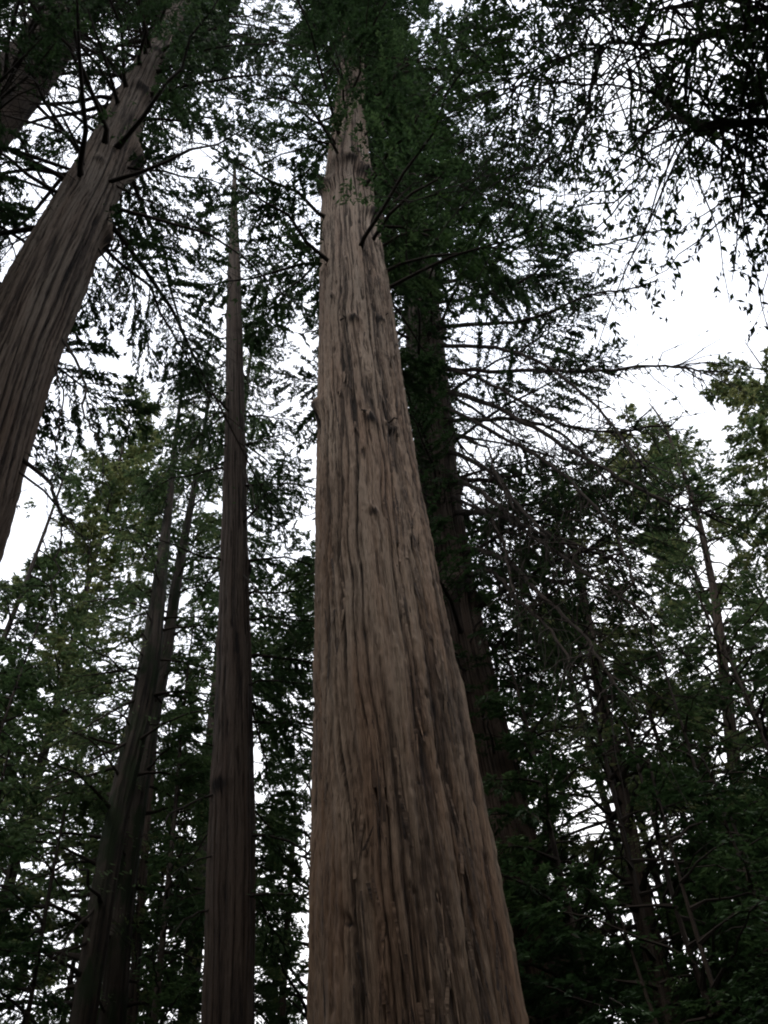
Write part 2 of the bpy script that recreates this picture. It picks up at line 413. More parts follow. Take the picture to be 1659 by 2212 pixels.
# ------------------------------------------------------------------ boughs
def bough(o, az, L, el, droop, sl, dens=1.0, secang=(45, 75), bare=0.15, seclen=.34, wl=.30, hang=.25, r__=rng, secdroop=.22, tilt=.45):
    if wl < .32 and sl > .1: sl, dens = sl*.72, dens*2.15
    """one limb with side branchlets and flat sprays. returns limb path, branchlet paths, spray arrays"""
    K = 8; t = np.linspace(0, 1, K)
    d = np.array([math.cos(az), math.sin(az), 0]); sd_ = np.array([-d[1], d[0], 0])
    bend = r__.normal(0, .10)
    path = o+np.outer(t, d)*L*math.cos(el)+np.outer(bend*t*t*L, sd_)
    path[:, 2] += (math.sin(el)*t-droop*t*t)*L
    path[1:] += r__.normal(0, .012*L, (K-1, 3))
    ns_ = max(4, int(L/.2*dens**.5))
    tj = bare+(1-bare)*(np.arange(ns_)+r__.random(ns_))/ns_
    side = np.where(np.arange(ns_) % 2, 1, -1)
    base = np.stack([np.interp(tj, t, path[:, i]) for i in range(3)], -1)
    tan = np.gradient(path, axis=0); tan = np.stack([np.interp(tj, t, tan[:, i]) for i in range(3)], -1)
    tan /= np.linalg.norm(tan, axis=1, keepdims=True)
    ang = np.radians(r__.uniform(*secang, ns_))*side*(1-.35*tj)
    ca, sa = np.cos(ang), np.sin(ang)
    sdir = np.stack([tan[:, 0]*ca-tan[:, 1]*sa, tan[:, 0]*sa+tan[:, 1]*ca, tan[:, 2]*.6+r__.normal(-.05, .12, ns_)], -1)
    env = np.minimum(1, tj/.35+.25)*(1-tj)**.75
    sL = L*(seclen*env+.07)*r__.uniform(.55, 1.2, ns_)
    k2 = 4; t2 = np.linspace(0, 1, k2)
    spath = base[:, None]+sdir[:, None]*(sL[:, None]*t2)[..., None]
    spath[..., 2] -= secdroop*sL[:, None]*t2**2
    # sprays along branchlets
    per = np.maximum(2, (sL/(sl*.46)*dens).astype(int))
    rep = np.repeat(np.arange(ns_), per); n = len(rep)
    s_ = r__.random(n)**.8
    f = s_*(k2-1); ii = np.clip(f.astype(int), 0, k2-2); ff = (f-ii)[:, None]
    cen = spath[rep, ii]*(1-ff)+spath[rep, ii+1]*ff
    a2 = np.radians(r__.uniform(15, 70, n))*r__.choice([-1, 1], n)
    ca, sa = np.cos(a2), np.sin(a2); q = sdir[rep]
    dr = np.stack([q[:, 0]*ca-q[:, 1]*sa, q[:, 0]*sa+q[:, 1]*ca, q[:, 2]-hang+r__.normal(0, .2, n)], -1)
    dr /= np.linalg.norm(dr, axis=1, keepdims=True)
    nm = np.stack([r__.normal(0, tilt, n), r__.normal(0, tilt, n), np.ones(n)], -1)
    ln = sl*r__.uniform(.6, 1.35, n); wd = ln*wl*r__.uniform(.7, 1.3, n)
    cen = cen+dr*ln[:, None]*.3+r__.normal(0, .02, (n, 3))
    cl = r__.random(ns_)[rep]
    tone = np.clip(r__.normal(.45, .15)+r__.normal(0, .10, ns_)[rep]+r__.normal(0, .10, n), 0, 1)
    return path, spath, sL, (cen, dr, nm, ln, wd, cl, tone)

def crown(parent, ax, z0, z1, n, Lb, sl, mat=NEEDLE, seed=0, dens=1., el=(-5, 25), droop=.35, twigs=False, each=False,
          az=None, shape='cone', bias=1.0, barkmat=TWIG, tonesh=0., rmax=1e9, skipfront=None, **kw):
    r__ = np.random.default_rng(seed); LV = []; paths = []; radii = []; sp = []; sr = []
    hs = z0+(z1-z0)*((np.arange(n)+r__.random(n))/n)**bias
    ga = r__.random()*6.28
    for i, h in enumerate(hs):
        u = (h-z0)/(z1-z0)
        if shape == 'cone': env = (1-u)**.65*(.55+.45*min(1, u/.2))
        elif shape == 'round': env = math.sqrt(max(.02, 1-(2*u-.75)**2/1.6)) if u < .99 else .2
        else: env = .6+.4*(1-u)
        L = Lb*max(.14, env)*r__.uniform(.65, 1.2)
        a = (ga+i*2.39996+r__.normal(0, .3)) if az is None else r__.uniform(*az)
        o = ax.at(h)
        e = R(r__.uniform(*el))+.35*u
        pt, sp_, sL, lv = bough(o, a, L, e, droop*r__.uniform(.6, 1.4), sl, dens, r__=r__, **kw)
        if blocks(pt[2:]).min() < .5 or skyshare(pt[3:]).mean()*1.8 > r__.random()+.12: continue
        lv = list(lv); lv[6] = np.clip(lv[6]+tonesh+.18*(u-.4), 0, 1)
        LV.append(lv)
        rb = max(.012, min(.07, .011*L+.008)); rb = min(rb, .5*float(ax.rad(h))+.01)
        paths.append(pt); radii.append(np.linspace(rb, .006, len(pt))*np.array([1.9, 1]+[1]*6))
        if twigs: sp.append(sp_); sr.append(np.repeat(np.linspace(.011, .004, 4)[None], len(sp_), 0))
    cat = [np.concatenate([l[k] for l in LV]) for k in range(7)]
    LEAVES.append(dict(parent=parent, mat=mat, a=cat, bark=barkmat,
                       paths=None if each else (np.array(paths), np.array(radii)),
                       tw=(np.concatenate(sp), np.concatenate(sr)) if twigs else None))
    if each:
        big = np.argsort([-r_[0]*1 for r_ in radii])
        for j in big[:each]:
            V, F = tubes([paths[j]], [radii[j]], 6)
            mk('branch', V, F, [barkmat], parent, origin=parent.location)
        rest = big[each:]
        if len(rest):
            V, F = tubes([paths[j] for j in rest], [radii[j] for j in rest], 5)
            mk('branch', V, F, [barkmat], parent, origin=parent.location)['kind'] = 'stuff'

def limb(parent, pts, ra, rb=.006, twigs=10, tl=.7, leaves=0, sl=.16, mat=NEEDLE, seed=0, D0=None, droop=.35, name='branch', wob=.02, tr=.008, start=None):
    """a limb through given places (x, y, D), with bare side twigs and, if asked, sprays"""
    r__ = np.random.default_rng(seed)
    q = np.array([P(*p) for p in pts])
    if start is not None: q = np.vstack([start, q])
    path = bezier_path(q, 5*len(q), 0); path[1:-1] += r__.normal(0, wob, (len(path)-2, 3))
    rr_ = np.linspace(1, 0, len(path)); V, F = tubes([path], [rb+(ra-rb)*rr_**1.3+ra*.9*np.exp(-(1-rr_)*22)], 7)
    if twigs:
        n = twigs; t = r__.uniform(.08, 1, n)*(len(path)-1); i = np.clip(t.astype(int), 0, len(path)-2); f = (t-i)[:, None]
        b = path[i]*(1-f)+path[i+1]*f; tn = path[i+1]-path[i]; tn /= np.linalg.norm(tn, axis=1, keepdims=True)
        d = tn*.7+r__.normal(0, .55, (n, 3)); d[:, 2] -= .1; d /= np.linalg.norm(d, axis=1, keepdims=True)
        k = 6; tt = np.linspace(0, 1, k); Lk = tl*r__.uniform(.3, 1.2, n)
        tp = b[:, None]+d[:, None]*(Lk[:, None]*tt)[..., None]; tp[..., 2] -= droop*Lk[:, None]*tt**2
        tp[:, 1:] += r__.normal(0, .02*tl, (n, k-1, 3))
        rad_ = np.linspace(tr, .003, k)[None]*np.ones((n, 1))
        V2, F2 = tubes(tp, rad_, 3); F2 = F2+len(V); V = np.vstack([V, V2]); F = np.vstack([F, F2])
        if leaves:
            n2 = n*leaves; j = np.repeat(np.arange(n), leaves); s_ = r__.random(n2)*(k-1); ii = np.clip(s_.astype(int), 0, k-2); ff = (s_-ii)[:, None]
            c = tp[j, ii]*(1-ff)+tp[j, ii+1]*ff
            dr = d[j]+r__.normal(0, .5, (n2, 3)); dr[:, 2] -= .3; dr /= np.linalg.norm(dr, axis=1, keepdims=True)
            nm = np.stack([r__.normal(0, .5, n2), r__.normal(0, .5, n2), np.ones(n2)], -1); ln = sl*r__.uniform(.6, 1.3, n2)
            LEAVES.append(dict(parent=parent, mat=mat, bark=TWIG, paths=None, tw=None,
                               a=[c, dr, nm, ln, ln*.34, r__.random(n)[j], np.clip(r__.normal(.45, .15, n2), 0, 1)]))
    o = mk(name, V, F, [TWIG], parent, origin=parent.location)
    return path

def knot_at(ax, x, y, D, kr, kh):
    p = P(x, y, D); c = ax.at(p[2]); d = p-c
    # angle on the trunk that is seen at this place: intersect the view ray with the trunk
    rd = ray(x, y); rd = rd/np.linalg.norm(rd); r_ = float(ax.rad(p[2]))
    best = None
    for s_ in np.linspace(.5, 1.5, 400):
        q = CAM+rd*s_*np.linalg.norm(p-CAM); cc = ax.at(q[2])
        dd = math.hypot(q[0]-cc[0], q[1]-cc[1])
        if dd <= float(ax.rad(q[2]))*1.03: best = q; break
        if best is None or dd < bd: best, bd = q, dd
    cc = ax.at(best[2])
    return (best[2], math.atan2(best[1]-cc[1], best[0]-cc[0]), kr, kh), best

# ================================================================== the main redwood
def tree_root(name, ax, label, cat='tree', group=None):
    g = ax.at(0.)
    return empty(name, (float(g[0]), float(g[1]), 0), label, cat, group)

D1 = 12.
p_, r_ = trunk_axis([(2212, 668, 1115), (1930, 671, 1058), (1550, 677, 1000), (1250, 682, 940), (1050, 685, 898), (800, 690, 860),
                     (620, 693, 836), (450, 698, 806), (330, 712, 795), (230, 727, 788), (120, 738, 784), (0, 738, 770), (-100, 735, 752), (-170, 728, 732)], D1)
A1 = Axis(p_, r_, 1.4); A1.smooth(120)
t1 = tree_root('redwood_tree', A1, 'tallest redwood in the middle with a thick pale grey-brown fissured trunk')
kn = []; stubs = []
for (x, y, kr, kh) in [(800, 905, .20, .13), (850, 925, .15, .10), (835, 915, .1, .05), (690, 880, .35, .16), (800, 465, .42, .30), (765, 690, .22, .12), (810, 1110, .14, .07), (825, 2010, .07, -.05), (890, 1920, .06, -.05),
                       (755, 1990, .07, -.05), (915, 1580, .08, -.06), (995, 1625, .05, -.04), (785, 375, .45, .28), (705, 400, .45, .28), (760, 345, .4, .2), (920, 1500, .07, -.05), (700, 1560, .06, -.03),
                       (945, 1945, .06, -.05), (822, 688, .18, .10), (720, 640, .12, .06), (750, 560, .1, .05), (905, 1690, .06, -.04), (870, 1330, .08, .04)]:
    k, b = knot_at(A1, x, y, D1, kr, kh); kn.append(k); stubs.append(b)
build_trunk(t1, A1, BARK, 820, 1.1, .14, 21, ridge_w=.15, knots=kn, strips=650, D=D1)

D2 = 17.5
p_, r_ = trunk_axis([(2212, 1085, 1262), (1900, 1045, 1180), (1700, 1012, 1128), (1500, 975, 1080), (1250, 935, 1022), (1050, 905, 992), (850, 885, 972),
                     (700, 876, 955), (550, 870, 935), (400, 858, 908), (250, 845, 880), (120, 832, 852), (20, 822, 828)], D2)
A2 = Axis(p_, r_, 1.4); A2.smooth(90)
t2 = tree_root('redwood_tree', A2, 'dark redwood just right of and behind the thick pale trunk, with bare limbs fanning rightward')
kn = [knot_at(A2, x, y, D2, kr, kh)[0] for (x, y, kr, kh) in [(1000, 1265, .4, .22), (960, 1290, .3, .15), (985, 700, .3, .15), (1000, 1050, .2, .1)]]
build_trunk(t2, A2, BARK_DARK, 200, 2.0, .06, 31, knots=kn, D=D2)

D3 = 20.
p_, r_ = trunk_axis([(2212, 438, 548), (1900, 446, 551), (1600, 460, 546), (1400, 469, 541), (1200, 476, 534), (1000, 484, 531), (880, 488, 527),
                     (700, 489, 523), (560, 493, 519), (430, 499, 512), (350, 505, 510)], D3)
A3 = Axis(p_, r_, 1.25); A3.smooth(80)
t3 = tree_root('redwood_tree', A3, 'slim straight reddish redwood standing alone left of the thick pale trunk')
kn = [knot_at(A3, x, y, D3, kr, kh*.7)[0] for (x, y, kr, kh) in [(475, 1690, .35, .15), (488, 870, .25, .12), (530, 985, .25, .10), (541, 1230, .3, .12), (470, 1390, .25, .08)]]
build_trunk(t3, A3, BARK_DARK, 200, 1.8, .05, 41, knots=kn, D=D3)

D4 = 9.5
p_, r_ = trunk_axis([(1500, -460, -90), (1200, -270, 5), (900, -128, 82), (740, -50, 131), (640, 0, 178), (490, 90, 232), (330, 184, 288), (190, 262, 330), (90, 318, 375), (0, 372, 420), (-90, 424, 458), (-190, 478, 492)], D4)
A4 = Axis(p_, r_, 1.3, straight=.9); A4.smooth(90)
t4 = tree_root('redwood_tree', A4, 'pale barked redwood leaning across the upper left with burls along its trunk')
kn = [knot_at(A4, x, y, D4, kr, kh)[0] for (x, y, kr, kh) in [(284, 352, .5, .28), (238, 525, .40, .15), (305, 192, .42, .15), (215, 345, .25, .06), (340, 110, .3, .10)]]
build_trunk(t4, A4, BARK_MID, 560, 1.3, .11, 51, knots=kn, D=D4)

D5 = 10.5
p_, r_ = trunk_axis([(700, -560, -270), (400, -260, -60), (250, -110, 62), (100, 35, 165), (0, 95, 205), (-100, 150, 230), (-220, 225, 270)], D5)
A5 = Axis(p_, r_, 1.3, straight=.9); A5.smooth(60)
t5 = tree_root('redwood_tree', A5, 'shadowy dark trunk cutting the top left corner beside the leaning pale trunk')
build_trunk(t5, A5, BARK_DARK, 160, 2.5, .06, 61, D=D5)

D6 = 25.
def simple_tree(spec, D, mat, label, seed, segs=72, amp=.04, name='redwood_tree', group=None):
    p_, r_ = trunk_axis(spec, D); A = Axis(p_, r_, 1.25); A.smooth(60)
    t = tree_root(name, A, label, group=group)
    build_trunk(t, A, mat, segs, 2.5, amp, seed, D=D)
    return t, A
t6, A6 = simple_tree([(2212, 150, 206), (1975, 188, 240), (1825, 214, 264), (1700, 242, 290), (1550, 276, 326), (1437, 300, 346), (1237, 333, 362), (1087, 358, 374), (980, 370, 382), (850, 388, 394)],
                     D6, BARK_MOSS, 'thicker mossy trunk, left one of the close pair at the left', 71)
t7, A7 = simple_tree([(2212, 215, 272), (1975, 238, 288), (1825, 262, 305), (1675, 287, 325), (1550, 314, 346), (1437, 342, 370), (1237, 373, 396), (1087, 406, 421), (980, 428, 438), (800, 458, 462)],
                     D6+2.2, BARK_MOSS, 'thinner mossy trunk, right one of the close pair at the left', 81)
t8, A8 = simple_tree([(2212, 272, 297), (1975, 292, 312), (1800, 308, 324), (1500, 338, 348), (1350, 354, 358)],
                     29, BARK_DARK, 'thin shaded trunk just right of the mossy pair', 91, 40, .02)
t9, A9 = simple_tree([(2212, 598, 616), (1925, 619, 631), (1775, 632, 641), (1690, 637, 640)], 27, BARK_DARK, 'spindly young tree in the bright gap between the slim trunk and the thick one', 95, 24, .01, name='young_redwood')
t10, A10 = simple_tree([(2212, 1425, 1487), (2025, 1376, 1424), (1825, 1345, 1384), (1700, 1322, 1355), (1500, 1285, 1310), (1300, 1252, 1272), (1150, 1228, 1240), (1010, 1205, 1209)], 23, BARK_DARK,
                       'brown trunked tree with a rust tinged top behind the fan of bare limbs', 97, 48, .03)
t11, A11 = simple_tree([(2212, 1640, 1690), (1900, 1598, 1636), (1600, 1566, 1594), (1300, 1538, 1556), (1100, 1500, 1512), (900, 1425, 1432), (870, 1400, 1403)], 27, BARK_DARK,
                       'tall feathery conifer at the right whose pale thin stem crosses a sky gap', 99, 40, .02)

# visible stretches of trunk stay clear of nearer boughs: (axis, y range in px, keep share)
CLEAR = [(A1, 205, 1024, .0), (A1, 130, 205, .3), (A4, -60, 40, .35), (A4, 40, 600, .06), (A3, 285, 1024, .04), (A3, 215, 285, .3), (A2, 390, 620, .6), (A6, 480, 1024, .06), (A7, 480, 1024, .06), (A10, 760, 1024, .3), (A8, 700, 1024, .3)]
clr = []
for ax, y0, y1, k in CLEAR:
    z = np.linspace(3, ax.top, 300); c = ax.at(z); px, py, pz = project(c)
    o = np.argsort(py); clr.append((py[o], px[o], (ax.rad(z)*FPX/pz)[o], np.linalg.norm(c-CAM, axis=1)[o], y0, y1, k))
def blocks(c):                     # keep share at each place
    x, y, z = project(c); dist = np.linalg.norm(c-CAM, axis=1); out = np.ones(len(c))
    for py, px, pr, pd, y0, y1, k in clr:
        cx = np.interp(y, py, px); hw = np.interp(y, py, pr); dd = np.interp(y, py, pd)
        hit = (y > y0) & (y < y1) & (np.abs(x-cx) < hw*1.02) & (dist < dd-.9) & (z > 0)
        out = np.where(hit, np.minimum(out, k), out)
    return out
def skyshare(c):
    x, y, z = project(c); ins = (z > .5) & (x > 0) & (x < 768) & (y > 0) & (y < 1024)
    return np.where(ins, bil(SK, np.clip(x, 0, 767), np.clip(y, 0, 1023)), 0)
# ---- boughs of the named trees
crown(t1, A1, 26, A1.top-.3, 260, 6.8, .22, seed=1, dens=2.0, el=(-8, 25), droop=.30, twigs=True, each=70, shape='tall', bias=.9)
crown(t2, A2, 17, A2.top, 230, 8.0, .20, seed=2, dens=1.9, el=(-5, 22), droop=.30, twigs=True, each=80, shape='cone', bias=.9, bare=.25)
zt = lambda ax, x, y, D: float(P(x, y, D)[2])
crown(t1, A1, zt(A1, 760, 215, D1), A1.top-.5, 150, 2.6, .20, seed=101, dens=1.6, el=(-35, 15), droop=.4, shape='tall')
crown(t2, A2, zt(A2, 1150, 2100, D2), zt(A2, 900, 700, D2), 200, 2.6, .16, seed=102, dens=1.5, el=(-40, 25), droop=.5, shape='tall')
crown(t2, A2, zt(A2, 865, 480, D2), A2.top-.3, 120, 3.0, .19, seed=103, dens=1.6, el=(-35, 15), droop=.4, shape='tall')
crown(t3, A3, zt(A3, 505, 620, D3), A3.top-.1, 70, 2.0, .16, seed=104, dens=1.6, el=(-20, 35), droop=.4, shape='tall', secang=(30, 80))
crown(t3, A3, 13, A3.top, 170, 4.4, .18, seed=3, dens=1.6, el=(-15, 15), droop=.45, twigs=True, each=60, shape='cone', bias=.85)
crown(t4, A4, 22, A4.top, 260, 5.2, .16, seed=4, dens=2, el=(-15, 15), droop=.75, twigs=True, each=60, shape='tall')
crown(t5, A5, 17, A5.top, 200, 5.2, .16, seed=5, dens=2, droop=.40, twigs=True, each=40, shape='tall')
crown(t6, A6, 9, A6.top, 150, 5.4, .19, mat=NEEDLE_LIGHT, seed=6, dens=1.8, droop=.40, each=40, twigs=True)
crown(t7, A7, 10, A7.top+2, 140, 5.0, .19, mat=NEEDLE_LIGHT, seed=7, dens=1.8, droop=.40, each=40, twigs=True)
crown(t8, A8, 8, A8.top, 60, 3.4, .16, seed=8, droop=.4)
crown(t9, A9, 13, A9.top, 34, 1.6, .12, seed=9, droop=.3)
crown(t10, A10, 12, A10.top, 150, 5.0, .19, mat=NEEDLE_LIGHT, seed=10, dens=1.8, droop=.35, tonesh=.22)
crown(t11, A11, 12, A11.top, 150, 4.8, .19, seed=11, dens=1.8, droop=.35, mat=NEEDLE_LIGHT, tonesh=-.15)

# ---- trees farther back and round about: (x, y) of the top in the 1659 px view, distance
BACK = [
 (1610, 740, 27, 5.6, 'round', 1, 'round topped pale green tree at the right edge below the big sky gap'),
 (1340, 880, 32, 4.0, 'round', 1, 'bushy crown with a brownish top behind the ends of the fanning limbs'),
 (1100, 985, 30, 4.0, 'cone', 0, 'dark green crown just right of the shaded trunk, under its bare limbs'),
 (1500, 1000, 36, 4.0, 'cone', 0, 'drooping conifer between the brownish crown and the round topped tree'),
 (1640, 1150, 24, 4.0, 'cone', 0, 'sparse conifer at the right edge halfway down'),
 (700, 1190, 27, 5.0, 'round', 1, 'green crown filling the gap right of the slim trunk, at mid height'),
 (560, 560, 34, 3.6, 'cone', 0, 'feathery distant crown between the slim trunk and the thick one, upper part'),
 (300, 830, 33, 4.2, 'round', 1, 'yellow green crown top behind and left of the mossy pair'),
 (180, 900, 30, 4.2, 'cone', 0, 'dark conifer between the leaning trunk and the mossy pair'),
 (90, 1330, 22, 4.4, 'cone', 0, 'layered dark conifer at the left edge halfway down'),
 (20, 1620, 19, 4.6, 'cone', 1, 'lighter green conifer low at the left edge'),
 (140, 1750, 17, 3.6, 'cone', 0, 'shaded conifer low at the left, left of the mossy pair'),
 (420, 1330, 25, 3.6, 'cone', 0, 'conifer filling the gap between the mossy pair and the slim trunk'),
 (390, 1650, 30, 4.6, 'round', 1, 'pale lit foliage low between the mossy pair and the slim trunk'),
 (715, 1560, 30, 4.0, 'cone', 0, 'dim conifer low behind the gap beside the thick trunk'),
 (1235, 1330, 18, 3.6, 'cone', 0, 'very dark tree right of the thick trunk at mid height'),
 (1420, 1400, 20, 4.4, 'cone', 0, 'dark conifer in the lower right, above the small bright hole'),
 (1600, 1480, 19, 4.6, 'cone', 0, 'dark conifer low at the right edge'),
 (1270, 1800, 25, 4.0, 'round', 1, 'dim round crown just below the small bright hole, lower right'),
 (1560, 1760, 15, 3.8, 'cone', 0, 'near black conifer in the bottom right corner'),
 (1340, 1980, 16, 3.6, 'round', 0, 'green understory tree at the bottom, right of the thick trunk'),
]
def back_tree(x, y, D, L, shape, light, label, i, crown0=.16):
    tp = P(x, y, D); H = tp[2]
    g = np.array([tp[0]*1.0, tp[1]*1.0, 0.])
    r__ = np.random.default_rng(500+i)
    k = 8; z = np.linspace(0, H, k); off = np.cumsum(r__.normal(0, .10, (k, 2)), 0); off -= off[-1]
    pts = np.stack([g[0]+off[:, 0], g[1]+off[:, 1], z], -1)[1:]
    rad = np.interp(z[1:]/H, [0, 1], [H/185., .02])
    A = Axis(pts, rad, 1.2); A.smooth(40)
    t = tree_root('conifer_tree' if shape == 'cone' else 'bushy_tree', A, label, group='trees behind the big trunks')
    build_trunk(t, A, BARK_SHADE, 36, 3.5, .03, 600+i, D=D)
    vis0 = max(H*crown0, 4.)
    n = int((H-vis0)*5.0); n = min(n, 200)
    crown(t, A, vis0, H, n, L, .15+.0025*H, mat=NEEDLE_LIGHT if light or D >= 27 else NEEDLE, seed=700+i, dens=2.1, el=(-10, 20) if shape == 'cone' else (0, 40),
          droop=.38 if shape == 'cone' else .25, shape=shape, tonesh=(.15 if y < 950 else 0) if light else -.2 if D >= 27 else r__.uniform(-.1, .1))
BACK += [
 (1185, 1120, 27, 4.0, 'cone', 0, 'shaded conifer right beside the dark redwood at mid height'),
 (1290, 1180, 24, 4.4, 'cone', 0, 'shaded conifer between the dark redwood and the small bright hole'),
 (1480, 1230, 22, 4.4, 'cone', 0, 'dense dark conifer in the right of the picture, above the bottom corner'),
 (1130, 1560, 24, 3.4, 'cone', 0, 'low dark conifer at the foot of the dark redwood, right side'),
 (1400, 1650, 19, 3.6, 'cone', 0, 'low dark conifer right of the small bright hole'),
 (1085, 1380, 16.5, 4.2, 'cone', 0, 'near dark sapling crown covering the lower part of the dark redwood'),
 (1400, 1640, 14.5, 4.8, 'cone', 0, 'near dark sapling low, just right of the small bright hole'),
 (1170, 1760, 17.5, 4.4, 'cone', 0, 'low sapling whose tip touches the flank of the dark redwood'),
 (1350, 1560, 16.5, 5.2, 'cone', 0, 'dense dark sapling low in the right half, above the bottom edge'),
 (1500, 1600, 17.5, 5.2, 'cone', 0, 'broad shaded sapling between the bottom right corner and the small bright hole'),
 (1200, 1900, 21, 3.4, 'round', 0, 'bushy shaded crown at the bottom edge, touching the dark redwood'),
 (700, 1500, 36, 4.0, 'cone', 0, 'distant conifer mostly hidden by the thick pale trunk'),
 (270, 1500, 34, 4.4, 'cone', 0, 'distant shaded conifer low behind the mossy pair'),
]
for i, b in enumerate(BACK): back_tree(*b, i)

# ---- unseen trees added to shade the place from behind and from the sides
SIDE = [(-9, -6, 34, 'added shade redwood behind the camera to the left'), (6, -8, 38, 'added shade redwood behind the camera to the right'), (-14, 3, 32, 'added shade redwood beside the camera, out of view left'),
        (15, 2, 30, 'added shade redwood beside the camera, out of view right'), (-1, -13, 40, 'added shade redwood straight behind the camera'), (-17, -8, 36, 'added shade redwood far behind the camera to the left'),
        (14, -9, 36, 'added shade redwood far behind the camera to the right'), (6, -18, 42, 'added shade redwood deep in the grove behind the camera'), (-8, -19, 42, 'added shade redwood deepest in the grove behind the camera'),
        (-4.5, -4, 13, 'added understory shade tree close behind the camera, left'), (3.5, -5, 14, 'added understory shade tree close behind the camera, right'), (-.5, -8.5, 15, 'added understory shade tree close behind the camera, middle'),
        (9, -1.5, 13, 'added understory shade tree close beside the camera, right')]
for i, (x, y, H, lab) in enumerate(SIDE):
    pts = np.array([[x, y, z] for z in np.linspace(2, H, 6)], float); A = Axis(pts, np.linspace(.6, .03, 6), 1.3)
    A.smooth(30)
    t = tree_root('redwood_tree', A, lab, group='added shade trees round the camera')
    build_trunk(t, A, BARK_DARK, 36, 6, .05, 900+i, D=14)
    crown(t, A, 3.2 if H < 20 else 5, H*.9, 100, 6.5 if H > 20 else 3.8, .55, seed=950+i, dens=1.3, droop=.35, shape='tall')

# ---- limbs seen as single dark lines
def on(ax, x, y, D): 
    p = P(x, y, D); return ax.at(p[2])
sd_i = 1000
def L_(t, ax, D, pts, ra, **k):
    global sd_i; sd_i += 1
    start = on(ax, pts[0][0], pts[0][1], D)
    return limb(t, pts[1:], ra, seed=sd_i, start=start, **k)
# main trunk
for q_ in ([(800, 905), (790, 890, 11.0), (782, 884, 10.9)], [(852, 925), (858, 905, 11.1)], [(690, 885), (684, 870, 12), (678, 850, 12)], [(765, 690), (745, 686, 11.1), (735, 692, 11.0)], [(750, 560), (758, 548, 11.1)], [(822, 688), (838, 676, 11.4)]):
    L_(t1, A1, D1, q_, .035, rb=.015, twigs=0)
L_(t1, A1, D1, [(790, 465), (840, 445, 11.6), (890, 400, 11.4), (960, 360, 11.2)], .07, twigs=14, tl=1.2)
L_(t1, A1, D1, [(770, 380), (850, 380, 11.8), (910, 378, 11.6), (1000, 400, 11.5)], .07, twigs=12, tl=1.2)
L_(t1, A1, D1, [(705, 400), (650, 380, 12), (600, 420, 12), (560, 470, 12)], .06, twigs=16, tl=1.2)
L_(t1, A1, D1, [(760, 330), (820, 270, 11.8), (880, 215, 11.7), (930, 190, 11.6)], .06, twigs=12, tl=1.4)
L_(t1, A1, D1, [(725, 330), (670, 300, 12), (610, 300, 12), (540, 330, 12.2)], .05, twigs=16, tl=1.4)
L_(t1, A1, D1, [(740, 300), (780, 330, 11.2), (790, 370, 10.9)], .04, twigs=8, tl=.8)
L_(t1, A1, D1, [(690, 700), (650, 720, 12.3), (600, 700, 12.6)], .025, twigs=10, tl=.7, leaves=14)
L_(t1, A1, D1, [(687, 940), (650, 960, 12.3), (610, 1010, 12.5)], .018, twigs=12, tl=.5, leaves=14, sl=.12)
L_(t1, A1, D1, [(683, 1100), (650, 1115, 12.3), (612, 1140, 12.5)], .014, twigs=9, tl=.4, leaves=12, sl=.12)
# the fan of bare limbs of the dark redwood at right
FAN = [
 ([(985, 1030), (1040, 1037, 16.5), (1100, 1030, 16.2), (1165, 1024, 16)], .06, 6),
 ([(975, 900), (1060, 905, 16), (1160, 915, 15.4), (1240, 960, 15), (1310, 1040, 14.6)], .05, 30),
 ([(980, 960), (1050, 1010, 16), (1120, 1090, 15), (1180, 1150, 14.4), (1300, 1190, 14)], .05, 26),
 ([(960, 830), (1050, 870, 16), (1160, 930, 15), (1300, 1010, 14.2), (1430, 1080, 13.8), (1530, 1110, 13.5)], .06, 40),
 ([(960, 790), (1080, 800, 16), (1200, 800, 15), (1300, 800, 14.5), (1420, 790, 14.2), (1520, 800, 14)], .05, 40),
 ([(955, 740), (1050, 750, 16), (1150, 775, 15.2), (1260, 850, 14.5), (1330, 930, 14), (1390, 1010, 13.6)], .05, 36),
 ([(950, 700), (1040, 700, 16), (1140, 690, 15.6), (1270, 640, 15.4), (1380, 622, 15.4)], .06, 36),
 ([(945, 650), (1030, 640, 16), (1120, 610, 15.5), (1200, 560, 15.4), (1290, 530, 15.4), (1440, 495, 15.4)], .05, 30),
 ([(940, 620), (1000, 600, 16.2), (1080, 560, 16), (1160, 500, 15.8)], .05, 24),
 ([(985, 1000), (1060, 1080, 15.6), (1140, 1140, 15), (1240, 1180, 14.5), (1330, 1210, 14.3)], .05, 30),
 ([(1000, 1100), (1070, 1110, 16), (1150, 1160, 15), (1260, 1230, 14.2), (1400, 1330, 13.5)], .05, 30),
 ([(1005, 1180), (1080, 1200, 16), (1170, 1290, 15), (1260, 1370, 14.2), (1330, 1480, 13.5)], .05, 30),
 ([(1015, 1250), (1060, 1235, 16.4), (1110, 1290, 15.6), (1180, 1350, 15), (1240, 1440, 14.4)], .05, 20),
 ([(990, 1060), (1050, 1110, 15.8), (1090, 1190, 15.2), (1110, 1280, 14.6)], .035, 16),
 ([(985, 920), (1040, 960, 15.8), (1070, 1020, 15.2), (1110, 1100, 14.6)], .03, 18),
 ([(965, 860), (1060, 930, 15.8), (1180, 1000, 14.8), (1310, 1120, 13.8), (1370, 1260, 13.1)], .045, 34),
 ([(955, 770), (1060, 830, 15.8), (1180, 900, 15), (1290, 930, 14.4), (1450, 920, 14)], .045, 34),
]
for pts, ra, tw in FAN:
    L_(t2, A2, D2, pts, ra*1.45, rb=.025, twigs=int(tw*2.2), tl=1.9, droop=.5, leaves=5, sl=.14, tr=.017)
